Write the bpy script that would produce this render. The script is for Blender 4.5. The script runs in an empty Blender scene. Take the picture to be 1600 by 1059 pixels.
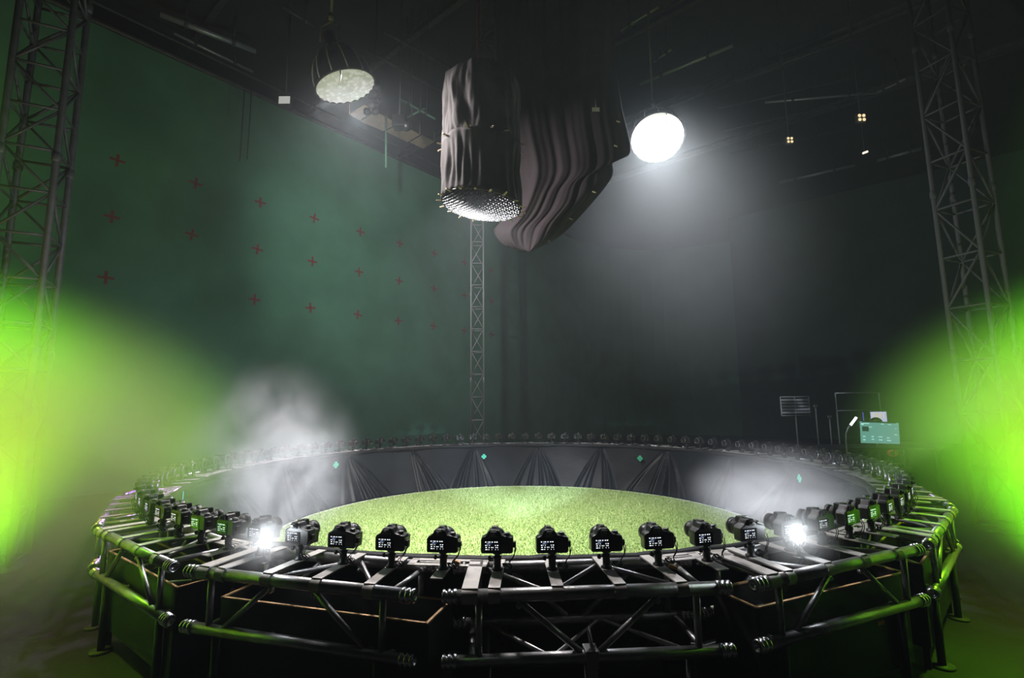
import bpy, bmesh, math, random
from math import sin, cos, pi, radians as R, atan2, sqrt, exp, hypot
from mathutils import Vector, Matrix, noise

random.seed(7)
S = bpy.context.scene
COL = S.collection

# ------------------------------------------------------------------ camera
EYE = Vector((-0.08, -5.96, 1.47))
FPX, PITCH, ROLL = 766.7, 0.1294, 0.0099
cd = bpy.data.cameras.new('camera'); cam = bpy.data.objects.new('camera', cd); COL.objects.link(cam)
cd.sensor_width = 36.0; cd.lens = FPX / 1600 * 36; cd.clip_start = 0.05; cd.clip_end = 200
r0 = Vector((1, 0, 0)); u0 = Vector((0, -sin(PITCH), cos(PITCH))); f0 = Vector((0, cos(PITCH), sin(PITCH)))
rr = r0 * cos(ROLL) - u0 * sin(ROLL); uu = r0 * sin(ROLL) + u0 * cos(ROLL)
M = Matrix((rr, uu, -f0)).transposed().to_4x4(); M.translation = EYE
cam.matrix_world = M
S.camera = cam

def ray(x, y):
    X = (x - 800) / FPX; U = (529.5 - y) / FPX
    return rr * X + uu * U + f0
def at_y(x, y, wy):            # the point seen at (x, y) that lies at world depth wy
    v = ray(x, y); return EYE + v * ((wy - EYE.y) / v.y)
def at_z(x, y, wz):
    v = ray(x, y); return EYE + v * ((wz - EYE.z) / v.z)

# ------------------------------------------------------------------ world, haze, exposure
S.view_settings.view_transform = 'Standard'; S.view_settings.look = 'None'
S.view_settings.gamma = 1; S.view_settings.use_curve_mapping = False
S.view_settings.exposure = 0.0
w = bpy.data.worlds.new('world'); S.world = w; w.use_nodes = True
wt = w.node_tree; wt.nodes['Background'].inputs[0].default_value = (0.5, 0.6, 0.65, 1)
wt.nodes['Background'].inputs[1].default_value = 0.012
vs = wt.nodes.new('ShaderNodeVolumeScatter')
vs.inputs['Color'].default_value = (0.84, 0.93, 1, 1); vs.inputs['Density'].default_value = 0.0055
vs.inputs['Anisotropy'].default_value = 0.25
wt.links.new(vs.outputs[0], wt.nodes['World Output'].inputs['Volume'])
C = S.cycles
C.max_bounces = 5; C.diffuse_bounces = 2; C.glossy_bounces = 2; C.transmission_bounces = 2
C.volume_bounces = 0; C.volume_step_rate = 3.0; C.volume_max_steps = 96
C.use_adaptive_sampling = True; C.adaptive_threshold = 0.03; C.sample_clamp_indirect = 3.0
C.use_denoising = True; C.caustics_reflective = False; C.caustics_refractive = False

# ------------------------------------------------------------------ lamps
WA = R(40); WD = Vector((sin(WA), cos(WA), 0)); WN = Vector((-cos(WA), sin(WA), 0)); WDIST = 11.0
WTOP = EYE.z + 6.92; CZ = WTOP + 1.0; CORN = 22.0; COVE = 5.0
def wallp(al, h, off=0.0):   # a point on the left wall: along it, height above floor, offset into the room
    return Vector((EYE.x, EYE.y, 0)) + WD * al + WN * (WDIST - off) + Vector((0, 0, h))

def aim(o, target):
    o.rotation_euler = (Vector(target) - o.location).to_track_quat('-Z', 'Y').to_euler()
def light(name, kind, loc, target, power, color=(1, 1, 1), size=0.3, spot=60, blend=0.6, spread=None):
    l = bpy.data.lights.new(name, kind); o = bpy.data.objects.new(name, l); COL.objects.link(o)
    l.energy = power; l.color = color; o.location = loc
    if kind == 'AREA':
        l.shape = 'DISK'; l.size = size
        if spread: l.spread = R(spread)
    else:
        l.shadow_soft_size = size
    if kind == 'SPOT': l.spot_size = R(spot); l.spot_blend = blend
    aim(o, target); return o

LANT_Y = -0.78
LC = at_y(752, 321, LANT_Y)                    # centre of the lantern's honeycomb
RL = at_y(1027, 216, 1.6)                      # right lamp
LL = at_y(540, 135, -0.9)                       # left lamp
RN = Vector((-0.10, -cos(R(57)), -sin(R(57)))).normalized()
LN = Vector((0.30, 0.13, -0.94)).normalized()
light('lantern_light', 'SPOT', LC + Vector((0, 0, 0.36)), LC - Vector((0, -0.05, 1)), 1900, (1, 0.98, 0.96), 0.10, spot=120, blend=0.5)
light('right_softlight_light', 'AREA', RL + RN * 0.05, RL + RN, 115, (0.86, 0.93, 1), 0.86, spread=170)
light('left_softlight_light', 'AREA', LL + LN * 0.05, LL + LN, 210, (1, 0.95, 0.93), 0.62, spread=170)
GREEN = (0.33, 1.0, 0.015)
for nm_, q_, t_, pw_, cn_ in (('left', (-3.7, -3.1, 4.3), (-3.55, -3.1, 0.0), 800, 52), ('left', (-4.5, -2.5, 4.2), (-4.4, -2.4, 0), 800, 50),
                              ('left', (-3.45, -3.15, 0.12), (-3.8, -3.15, 2.0), 760, 106), ('left', (-4.6, -2.2, 0.2), (-5.0, -2.1, 2.2), 900, 104),
                              ('right', (3.8, -3.0, 4.3), (3.65, -3.0, 0), 800, 52), ('right', (4.7, -2.4, 4.2), (4.6, -2.3, 0), 800, 50),
                              ('right', (3.3, -3.05, 0.12), (3.65, -3.05, 2.0), 400, 106), ('right', (4.5, -2.0, 0.2), (4.9, -1.9, 2.2), 620, 104)):
    light('added_green_spot_' + nm_, 'SPOT', q_, t_, pw_, GREEN, 0.12, cn_, 0.75)  # invented lamps, added to make the green glow at both sides
light('added_wall_wash', 'SPOT', LL + LN * 0.30, wallp(8.8, EYE.z + 4.2), 950, (0.93, 0.99, 1), 0.05, 74, 1.0)  # extra spot added below the left softlight to brighten the green wall
light('left_softlight_beam', 'SPOT', LL + LN * 0.10, LC + Vector((0, 0, 0.55)), 20, (1, 0.95, 0.93), 0.15, 58, 0.7)

# ------------------------------------------------------------------ materials
MATS = {}
def mat(name, color, rough=0.5, metal=0.0, emit=None, estr=0.0, noise_amt=0.0, nscale=20, bump=0.0, bscale=60, spec=0.5, coord='Object'):
    if name in MATS: return MATS[name]
    m = bpy.data.materials.new(name); m.use_nodes = True; t = m.node_tree; b = t.nodes['Principled BSDF']
    b.inputs['Base Color'].default_value = (*color, 1); b.inputs['Roughness'].default_value = rough
    b.inputs['Metallic'].default_value = metal; b.inputs['Specular IOR Level'].default_value = spec
    if emit: b.inputs['Emission Color'].default_value = (*emit, 1); b.inputs['Emission Strength'].default_value = estr
    tc = t.nodes.new('ShaderNodeTexCoord')
    if noise_amt:
        n = t.nodes.new('ShaderNodeTexNoise'); n.inputs['Scale'].default_value = nscale; n.inputs['Detail'].default_value = 5
        t.links.new(tc.outputs[coord], n.inputs['Vector'])
        mr = t.nodes.new('ShaderNodeMapRange'); mr.inputs['To Min'].default_value = 1 - noise_amt; mr.inputs['To Max'].default_value = 1 + noise_amt
        mr.inputs['From Min'].default_value = 0.3; mr.inputs['From Max'].default_value = 0.7
        mx = t.nodes.new('ShaderNodeVectorMath'); mx.operation = 'SCALE'; mx.inputs[0].default_value = color
        t.links.new(n.outputs['Fac'], mr.inputs['Value']); t.links.new(mr.outputs[0], mx.inputs['Scale'])
        t.links.new(mx.outputs[0], b.inputs['Base Color'])
    if bump:
        n2 = t.nodes.new('ShaderNodeTexNoise'); n2.inputs['Scale'].default_value = bscale; n2.inputs['Detail'].default_value = 4
        t.links.new(tc.outputs[coord], n2.inputs['Vector'])
        bp = t.nodes.new('ShaderNodeBump'); bp.inputs['Strength'].default_value = bump; bp.inputs['Distance'].default_value = 0.01
        t.links.new(n2.outputs['Fac'], bp.inputs['Height']); t.links.new(bp.outputs[0], b.inputs['Normal'])
    MATS[name] = m; return m

ALU = mat('truss_aluminium', (0.42, 0.41, 0.42), 0.38, 0.85, noise_amt=0.25, nscale=14, bump=0.1, bscale=120)
DALU = mat('tower_metal', (0.05, 0.052, 0.055), 0.6, 0.3, noise_amt=0.3, nscale=9)
COUP = mat('coupler_metal', (0.62, 0.62, 0.66), 0.25, 1.0)
PLATE = mat('grey_plate', (0.62, 0.58, 0.56), 0.5, 0.2, noise_amt=0.12, nscale=18)
BLACK = mat('black_plastic', (0.012, 0.012, 0.013), 0.32, 0.0, bump=0.15, bscale=400)
GLOSS = mat('black_gloss', (0.01, 0.01, 0.012), 0.12)
RUBBER = mat('black_rubber', (0.008, 0.008, 0.009), 0.6)
GREYP = mat('dial_metal', (0.25, 0.24, 0.24), 0.35, 0.7)
GLYPH = mat('screen_glyphs', (0.1, 0.1, 0.1), 0.5, emit=(0.86, 0.93, 1.0), estr=1.15)
BLUEG = mat('screen_blue_line', (0.02, 0.03, 0.1), 0.5, emit=(0.1, 0.2, 0.75), estr=0.7)
CLOTH = mat('black_cloth', (0.022, 0.021, 0.024), 0.55, spec=0.2, noise_amt=0.2, nscale=6, bump=0.25, bscale=25)
SKIRT = mat('curtain_cloth', (0.010, 0.0115, 0.015), 0.38, spec=0.17, noise_amt=0.25, nscale=5, bump=0.2, bscale=14)
DRAPE = mat('drape_cloth', (0.050, 0.040, 0.044), 0.8, spec=0.1, noise_amt=0.15, nscale=3, bump=0.3, bscale=18)
LCLOTH = mat('lantern_cloth', (0.062, 0.056, 0.057), 0.8, spec=0.1, noise_amt=0.12, nscale=7, bump=0.4, bscale=16)
PEG = mat('peg_wood', (0.75, 0.58, 0.42), 0.6)
SILVER = mat('grid_fabric', (0.018, 0.018, 0.020), 0.65, spec=0.18)
WOODP = mat('soffit_board', (0.62, 0.45, 0.34), 0.6, noise_amt=0.1, nscale=5)
PLY = mat('plywood_edge', (0.75, 0.45, 0.22), 0.6, noise_amt=0.2, nscale=30)
BLKWOOD = mat('black_plywood', (0.012, 0.011, 0.011), 0.6)
TEAL = mat('teal_tape', (0.10, 0.72, 0.50), 0.6, emit=None)
REDT = mat('red_tape', (0.24, 0.04, 0.035), 0.7)
REDLED = mat('red_led', (0.2, 0, 0), 0.4, emit=(1, 0.03, 0.02), estr=9)
BLUELED = mat('blue_led', (0, 0, 0.2), 0.4, emit=(0.1, 0.15, 1), estr=6)
ORANGE = mat('orange_label', (0.75, 0.2, 0.05), 0.5)
CEILM = mat('ceiling_dark', (0.015, 0.017, 0.019), 0.8, noise_amt=0.3, nscale=1.5)
PIPE = mat('pipe_grey', (0.30, 0.32, 0.34), 0.45, 0.5)
WHITEL = mat('lamp_white', (0.9, 0.9, 0.9), 0.5, emit=(1, 1, 1), estr=26)
DIFF = mat('diffuser_cloth', (0.8, 0.78, 0.78), 0.6)
SKIN = mat('skin', (0.45, 0.25, 0.18), 0.6); HAIR = mat('dark_hair', (0.012, 0.01, 0.009), 0.5)
REDM = mat('red_paint', (0.55, 0.03, 0.02), 0.5)
GREENBAR = mat('green_bar', (0.06, 0.14, 0.09), 0.6)
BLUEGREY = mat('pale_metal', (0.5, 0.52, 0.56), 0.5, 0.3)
WHITEEDGE = mat('turf_backing', (0.85, 0.86, 0.84), 0.7)
YTAG = mat('yellow_tag', (0.85, 0.5, 0.2), 0.6)

# ------------------------------------------------------------------ mesh builder
class MB:
    def __init__(s): s.v = []; s.f = []; s.m = []; s.sm = []
    def add(s, vs, fs, mi=0, smooth=False, T=None):
        k = len(s.v)
        s.v += [tuple(T @ Vector(p)) if T else tuple(p) for p in vs]
        for f in fs: s.f.append(tuple(i + k for i in f)); s.m.append(mi); s.sm.append(smooth)
    def box(s, c, d, rot=None, mi=0, T=None):
        hx, hy, hz = d[0] / 2, d[1] / 2, d[2] / 2
        pts = [Vector((x, y, z)) for x in (-hx, hx) for y in (-hy, hy) for z in (-hz, hz)]
        if rot: pts = [rot @ p for p in pts]
        pts = [p + Vector(c) for p in pts]
        s.add(pts, [(0, 1, 3, 2), (4, 6, 7, 5), (0, 4, 5, 1), (2, 3, 7, 6), (0, 2, 6, 4), (1, 5, 7, 3)], mi, False, T)
    def path(s, pts, r, n=8, mi=0, cap=True, T=None):
        pts = [Vector(p) for p in pts]; vs = []; fs = []; N = len(pts); prev = None
        for i, p in enumerate(pts):
            t = (pts[min(i + 1, N - 1)] - pts[max(i - 1, 0)]).normalized()
            if prev is None:
                a = Vector((0, 0, 1)) if abs(t.z) < 0.9 else Vector((1, 0, 0)); x = t.cross(a).normalized()
            else: x = (prev - t * prev.dot(t)).normalized()
            prev = x; y = t.cross(x); ri = r[i] if isinstance(r, (list, tuple)) else r
            for k in range(n):
                a = 2 * pi * k / n; vs.append(p + (x * cos(a) + y * sin(a)) * ri)
        for i in range(N - 1):
            for k in range(n):
                k2 = (k + 1) % n; fs.append((i * n + k, i * n + k2, (i + 1) * n + k2, (i + 1) * n + k))
        s.add(vs, fs, mi, True, T)
        if cap: s.add(vs[:n], [tuple(range(n))[::-1]], mi, False, T); s.add(vs[-n:], [tuple(range(n))], mi, False, T)
    def tube(s, a, b, r, n=8, mi=0, T=None): s.path([a, b], r, n, mi, True, T)
    def lathe(s, prof, o, axis, n=16, mi=0, smooth=True, T=None):
        axis = Vector(axis).normalized(); a = Vector((0, 0, 1)) if abs(axis.z) < 0.9 else Vector((1, 0, 0))
        x = axis.cross(a).normalized(); y = axis.cross(x); o = Vector(o); vs = []; fs = []
        for (r, h) in prof:
            for k in range(n):
                t = 2 * pi * k / n; vs.append(o + axis * h + (x * cos(t) + y * sin(t)) * r)
        for i in range(len(prof) - 1):
            for k in range(n):
                k2 = (k + 1) % n; fs.append((i * n + k, i * n + k2, (i + 1) * n + k2, (i + 1) * n + k))
        s.add(vs, fs, mi, smooth, T)
    def prism(s, outline, y0, y1, mi=0, T=None):       # outline in (x, z), extruded along y
        n = len(outline); vs = [(x, y0, z) for x, z in outline] + [(x, y1, z) for x, z in outline]
        fs = [tuple(range(n)), tuple(range(2 * n - 1, n - 1, -1))] + [(i, i + n, (i + 1) % n + n, (i + 1) % n) for i in range(n)]
        s.add(vs, fs, mi, False, T)
    def sphere(s, c, r, n=12, mi=0, sc=(1, 1, 1), T=None):
        vs = []; fs = []; m = n // 2 + 1; c = Vector(c)
        for i in range(m + 1):
            a = pi * i / m
            for k in range(n):
                b = 2 * pi * k / n; vs.append(c + Vector((sin(a) * cos(b) * sc[0], sin(a) * sin(b) * sc[1], cos(a) * sc[2])) * r)
        for i in range(m):
            for k in range(n): k2 = (k + 1) % n; fs.append((i * n + k, i * n + k2, (i + 1) * n + k2, (i + 1) * n + k))
        s.add(vs, fs, mi, True, T)
    def build(s, name, mats, parent=None, bevel=0, solid=0, subsurf=0):
        me = bpy.data.meshes.new(name); me.from_pydata(s.v, [], s.f)
        for m in (mats if isinstance(mats, (list, tuple)) else [mats]): me.materials.append(m)
        me.polygons.foreach_set('material_index', s.m); me.polygons.foreach_set('use_smooth', s.sm)
        bm = bmesh.new(); bm.from_mesh(me)
        bmesh.ops.remove_doubles(bm, verts=bm.verts, dist=1e-5)
        bmesh.ops.recalc_face_normals(bm, faces=bm.faces)
        if bevel:
            es = [e for e in bm.edges if len(e.link_faces) == 2 and e.calc_face_angle(0) > 0.6]
            bmesh.ops.bevel(bm, geom=es, offset=bevel, segments=2, affect='EDGES', profile=0.6)
        bm.to_mesh(me); bm.free(); me.update()
        o = bpy.data.objects.new(name, me); COL.objects.link(o)
        if parent: o.parent = parent
        if solid:
            md = o.modifiers.new('thickness', 'SOLIDIFY'); md.thickness = solid
        return o

def tag(o, label=None, cat=None, group=None, kind=None):
    if label: o['label'] = label
    if cat: o['category'] = cat
    if group: o['group'] = group
    if kind: o['kind'] = kind
    return o
def empty(name, loc=(0, 0, 0), rz=0.0):
    o = bpy.data.objects.new(name, None); COL.objects.link(o); o.location = loc; o.rotation_euler = (0, 0, rz)
    o.empty_display_size = 0.1; return o
def copy_tree(o, parent=None):
    c = o.copy(); COL.objects.link(c); c.parent = parent
    for ch in list(o.children):
        copy_tree(ch, c)
    return c
ORD = ['zeroth', 'first', 'second', 'third', 'fourth', 'fifth', 'sixth', 'seventh', 'eighth', 'ninth', 'tenth', 'eleventh', 'twelfth',
       'thirteenth', 'fourteenth', 'fifteenth', 'sixteenth', 'seventeenth', 'eighteenth', 'nineteenth', 'twentieth', 'twenty-first',
       'twenty-second', 'twenty-third', 'twenty-fourth', 'twenty-fifth']

# ================================================================== SETTING
def green_wall_mat():
    m = bpy.data.materials.new('green_wall_paint'); m.use_nodes = True; t = m.node_tree; b = t.nodes['Principled BSDF']
    tc = t.nodes.new('ShaderNodeTexCoord'); n = t.nodes.new('ShaderNodeTexNoise'); n.inputs['Scale'].default_value = 0.9; n.inputs['Detail'].default_value = 6
    cr = t.nodes.new('ShaderNodeValToRGB'); cr.color_ramp.elements[0].color = (0.065, 0.19, 0.115, 1); cr.color_ramp.elements[1].color = (0.09, 0.25, 0.16, 1)
    cr.color_ramp.elements[0].position = 0.35; cr.color_ramp.elements[1].position = 0.65
    t.links.new(tc.outputs['Object'], n.inputs[0]); t.links.new(n.outputs['Fac'], cr.inputs[0]); t.links.new(cr.outputs[0], b.inputs['Base Color'])
    b.inputs['Roughness'].default_value = 0.8; return m
GWALL = green_wall_mat()
DWALL = mat('dark_wall_cloth', (0.05, 0.10, 0.082), 0.85, noise_amt=0.2, nscale=0.8)
FLOORM = mat('concrete_floor', (0.018, 0.018, 0.018), 0.6, noise_amt=0.35, nscale=1.7, bump=0.2, bscale=30)

def slab(name, path, z0, z1, thick, m, outward=1):
    b = MB()
    n = len(path)
    for i in range(n - 1):
        a, c = path[i], path[i + 1]
        d = (c - a).normalized(); nn = Vector((-d.y, d.x, 0)) * thick * outward
        vs = [a, c, c + nn, a + nn]
        pts = [Vector((p.x, p.y, z0)) for p in vs] + [Vector((p.x, p.y, z1)) for p in vs]
        b.add(pts, [(0, 1, 2, 3), (7, 6, 5, 4), (0, 4, 5, 1), (1, 5, 6, 2), (2, 6, 7, 3), (3, 7, 4, 0)], 0, False)
    o = b.build(name, m); tag(o, kind='structure'); return o
p0 = wallp(-14, 0); pc = wallp(CORN - COVE, 0)
arc = [pc]
cc = wallp(CORN - COVE, 0, COVE)      # cove centre
for i in range(1, 17):
    a = i / 16 * pi / 2; arc.append(cc + WN * COVE * cos(a) + WD * COVE * sin(a))
wall_left = slab('wall_left', [p0] + arc, 0, WTOP, 0.15, GWALL)
wall_left['label'] = 'dark green screen wall with small red tape crosses'
RW0 = arc[-1]; RW1 = RW0 - WN * 26
wall_right = slab('wall_right', [RW0, RW1], 0, CZ, 0.15, DWALL)
slab('wall_far', [RW1, RW1 - WD * 30], 0, CZ, 0.15, DWALL)
slab('wall_near', [RW1 - WD * 30, p0], 0, CZ, 0.15, DWALL)
# upper wall set back above the green one
slab('wall_upper', [wallp(-14, 0, -1.6), wallp(CORN + 1.6, 0, -1.6)], WTOP - 0.4, CZ, 0.15, DWALL)
b = MB(); b.box((0, 0, -0.1), (70, 70, 0.2)); fl = b.build('floor', FLOORM); tag(fl, kind='structure')
b = MB(); b.box((0, 0, CZ + 0.1), (70, 70, 0.2)); ce = b.build('ceiling', CEILM); tag(ce, kind='structure')
# ledge along the wall's top
b = MB()
for (off, z, r) in ((0.06, WTOP + 0.02, 0.05), (0.2, WTOP + 0.28, 0.025)):
    b.tube(wallp(-10, z, off), wallp(CORN - COVE, z, off), r, 8)
o = b.build('trim_1', DALU); tag(o, kind='structure')
# red crosses
cross_rows = [4.49, 3.41, 2.28]
for ri, h in enumerate(cross_rows):
    for ci in range(9):
        if ri == 2 and ci == 1: continue
        al = 1.88 + 1.245 * 1.02 * ci * 1.0
        p = wallp(al, EYE.z + h, 0.004); b = MB(); tl = random.uniform(-0.12, 0.12)
        for ang in (tl, tl + pi / 2):
            dv = WD * cos(ang) + Vector((0, 0, sin(ang))); rot = Matrix((dv, WN, dv.cross(WN))).transposed()
            b.box(p, (0.24, 0.004, 0.045), rot)
        b.build('tape_cross', REDT, wall_left)

# ---- floor disc of turf
TR = 2.84
def turf():
    root = empty('turf_disc'); tag(root, 'large round bright green artificial turf lying inside the ring of cameras', 'turf')
    b = MB(); b.lathe([(0, 0.03), (TR - 0.02, 0.03), (TR, 0.022), (TR, 0.0)], (0, 0, 0), (0, 0, 1), 96, 0, False)
    m = bpy.data.materials.new('turf_green'); m.use_nodes = True; t = m.node_tree; bs = t.nodes['Principled BSDF']
    tc = t.nodes.new('ShaderNodeTexCoord'); n = t.nodes.new('ShaderNodeTexNoise'); n.inputs['Scale'].default_value = 34; n.inputs['Detail'].default_value = 8
    cr = t.nodes.new('ShaderNodeValToRGB'); cr.color_ramp.elements[0].color = (0.14, 0.27, 0.05, 1); cr.color_ramp.elements[1].color = (0.45, 0.58, 0.22, 1)
    cr.color_ramp.elements[0].position = 0.35; cr.color_ramp.elements[1].position = 0.62
    t.links.new(tc.outputs['Object'], n.inputs[0]); t.links.new(n.outputs['Fac'], cr.inputs[0]); t.links.new(cr.outputs[0], bs.inputs['Base Color'])
    bs.inputs['Roughness'].default_value = 0.9
    b.build('turf_mat', m, root)
    b = MB(); b.path([((TR + 0.006) * cos(a * pi / 60), (TR + 0.006) * sin(a * pi / 60), 0.018) for a in range(121)], 0.017, 6, cap=False)
    b.build('turf_rim', WHITEEDGE, root)['label'] = 'thin white backing edge'
    g = bpy.data.materials.new('grass_blade'); g.use_nodes = True; t = g.node_tree; bs = t.nodes['Principled BSDF']
    gi = t.nodes.new('ShaderNodeNewGeometry'); cr = t.nodes.new('ShaderNodeValToRGB')
    cr.color_ramp.elements[0].color = (0.30, 0.50, 0.10, 1); cr.color_ramp.elements[1].color = (0.85, 0.92, 0.52, 1)
    t.links.new(gi.outputs['Random Per Island'], cr.inputs[0]); t.links.new(cr.outputs[0], bs.inputs['Base Color']); bs.inputs['Roughness'].default_value = 0.6
    vs = []; fs = []
    rn = random.random
    for i in range(90000):
        r = TR * sqrt(rn()) * 0.995; a = rn() * 2 * pi; x = r * cos(a); y = r * sin(a)
        d = rn() * 2 * pi; wv = 0.0035 + 0.003 * rn(); h = 0.012 + 0.016 * rn(); lx = (rn() - 0.5) * 0.022; ly = (rn() - 0.5) * 0.022
        k = len(vs); dx, dy = cos(d) * wv, sin(d) * wv
        vs += [(x - dx, y - dy, 0.028), (x + dx, y + dy, 0.028), (x + lx, y + ly, 0.028 + h)]; fs.append((k, k + 1, k + 2))
    me = bpy.data.meshes.new('grass'); me.from_pydata(vs, [], fs); me.materials.append(g)
    o = bpy.data.objects.new('grass', me); COL.objects.link(o); o.parent = root; o['kind'] = 'stuff'
turf()

# ================================================================== CAMERA RING
RC = 3.60; RO_, RI = 3.79, 3.44; ZT = 0.68; ZB = 0.43; SEC0 = 3.5
def ringp(th, r, z=0.0):       # th in degrees, 0 = nearest the viewer, growing to the right
    return Vector((r * sin(R(th)), -r * cos(R(th)), z))

def make_section(front):
    root = empty('truss_section')
    L = 1.10; tr = 0.027
    rm = (RO_ + RI) / 2                      # origin at ring centre line, local +y towards ring centre
    yo, yi = -(RO_ - rm), (rm - RI)
    for (y, z) in ((yo, ZT), (yi, ZT), (yo, ZB), (yi, ZB)):
        L = 1.10 if y == yo else 1.05
        b = MB(); b.tube((-L / 2, y, z), (L / 2, y, z), tr if z == ZT else tr * 0.92, 14)
        c = b.build('chord', ALU, root)
        for s in (-1, 1):
            b = MB()
            b.lathe([(0.0, 0.0), (0.026, 0.0), (0.031, 0.004), (0.031, 0.016), (0.025, 0.019), (0.025, 0.025), (0.031, 0.028), (0.031, 0.038), (0.024, 0.041), (0.024, 0.047), (0.030, 0.05),
                     (0.030, 0.06), (0.018, 0.064), (0.015, 0.052), (0, 0.052)], (s * (L / 2 - 0.002), y, z), (s, 0, 0), 14)
            b.build('coupler', COUP, c)
    for y in (yo, yi):
        for s in (-1, 1):
            b = MB(); b.tube((s * 0.46, y, ZT - 0.02), (s * 0.46, y, ZB + 0.02), 0.015, 10); b.build('upright', ALU, root)
            b = MB(); xt, xb = (0.30, 0.04) if front else (0.11, 0.37); b.tube((s * xt, y, ZT - 0.02), (s * xb, y, ZB + 0.02), 0.0125, 10)
            b.lathe([(0, 0), (0.016, 0.003), (0.012, 0.018), (0, 0.02)], (s * xt, y, ZT - 0.036), (s * (xb - xt), 0, -0.25), 8)
            b.build('diagonal_brace', ALU, root)
    for z in (ZT, ZB):
        for s in (-1, 1):
            b = MB(); b.tube((s * 0.49, yo, z), (s * 0.49, yi, z), 0.013, 10); b.build('cross_brace', ALU, root)
        b = MB(); b.path([(-0.44, yi, z), (-0.16, yo, z), (0.12, yi, z), (0.42, yo, z)], 0.012, 8); b.build('zigzag_brace', ALU, root)
    for s in (-1, 1):          # stands under the ends
        b = MB(); b.tube((s * 0.43, yo + 0.02, ZB - 0.02), (s * 0.43, yo + 0.02, 0.012), 0.02, 10)
        b.lathe([(0, 0.012), (0.06, 0.012), (0.06, 0.0), (0, 0.0)], (s * 0.43, yo + 0.02, 0), (0, 0, 1), 12)
        b.build('support_leg', DALU, root)
        b = MB(); b.tube((s * 0.43, yi - 0.02, ZB - 0.02), (s * 0.43, yi - 0.02, 0.012), 0.02, 10)
        b.lathe([(0, 0.012), (0.06, 0.012), (0.06, 0.0), (0, 0.0)], (s * 0.43, yi - 0.02, 0), (0, 0, 1), 12)
        b.build('support_leg', DALU, root)
    # flat mounting strips laid across the two top chords, the camera bases stand on them
    for k, off in enumerate((-10.2, -6, -2, 2, 6)):
        x = rm * sin(R(off)); wdt = 0.05 if k else 0.066
        if k == 0: x = -0.485
        b = MB(); a = R(off) if k else R(-4); rot = Matrix.Rotation(a, 3, 'Z')
        zt = ZT + tr + 0.004
        b.box((x, 0, zt), (wdt, 0.37, 0.006), rot)
        # tongue that folds down around the outer chord
        yo2 = yo
        prof = []
        for q in range(8):
            t = q / 7 * R(150); prof.append((yo2 - sin(t) * (tr + 0.004), ZT + cos(t) * (tr + 0.004)))
        xo = x + sin(a) * 0.18
        vs = []; fs = []
        for (yy, zz) in prof: vs += [(xo - wdt / 2, yy, zz), (xo + wdt / 2, yy, zz)]
        for q in range(7): fs.append((2 * q, 2 * q + 1, 2 * q + 3, 2 * q + 2))
        b.add(vs, fs, 0, True)
        b.build('mounting_strip', PLATE, root)
    return root

def place_ring(o, th, r):
    p = ringp(th, r); o.location = (p.x, p.y, 0); o.rotation_euler = (0, 0, R(th))
proto_sec = make_section(True); side_sec = make_section(False)
RM = (RO_ + RI) / 2
NSEC = 18
def sec_label(th):
    t = (th + 180) % 360 - 180
    j = round((t - SEC0) / 20)
    if j == 0: return 'straight grey truss section nearest the viewer, square to the view, front of the camera ring'
    side = 'right' if t > 0 else 'left'; n = abs(j)
    if n <= 8: return 'grey truss section of the camera ring, %s to the %s of the nearest one' % (ORD[n], side)
    return 'grey truss section of the camera ring, farthest from the viewer below the lattice tower'
for j in range(NSEC):
    o = proto_sec if j == 0 else side_sec if j == 1 else copy_tree(side_sec)
    th = SEC0 + 20 * j; place_ring(o, th, RM)
    tag(o, sec_label(th), 'truss', 'truss sections of the camera ring')

yo = -(RO_ - RM)
b = MB(); b.box((0, yo, ZB), (0.055, 0.075, 0.07)); b.box((0, yo - 0.005, ZB - 0.06), (0.05, 0.05, 0.06)); b.tube((0, yo - 0.03, ZB + 0.05), (0.0, yo + 0.03, ZB + 0.10), 0.008, 8)
b.build('clamp', GREYP, proto_sec, bevel=0.004)
# joining plates over the gaps
def make_joint():
    b = MB(); z = ZT + 0.031
    for (x0, x1) in ((-0.19, -0.155), (0.155, 0.19), (-0.025, 0.025)): b.box(((x0 + x1) / 2, 0.11, z), (x1 - x0, 0.10, 0.006))
    b.box((0, 0.075, z), (0.38, 0.03, 0.006)); b.box((0, 0.145, z), (0.38, 0.03, 0.006))
    b.box((-0.09, 0.11, z), (0.10, 0.012, 0.006)); b.box((0, -0.02, z), (0.055, 0.18, 0.006))
    return b.build('joining_plate', PLATE)
pj = make_joint()
for j in range(NSEC):
    o = pj if j == 0 else pj.copy()
    if j: COL.objects.link(o)
    th = SEC0 + 10 + 20 * j; place_ring(o, th, RM)
    t = (th + 180) % 360 - 180; n = int(abs(t - SEC0) // 20) + 1; side = 'right' if t > SEC0 else 'left'
    tag(o, 'pale slotted plate bridging the %s gap %s of the nearest truss section' % (ORD[n], side), 'plate', 'joining plates between truss sections')

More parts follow.
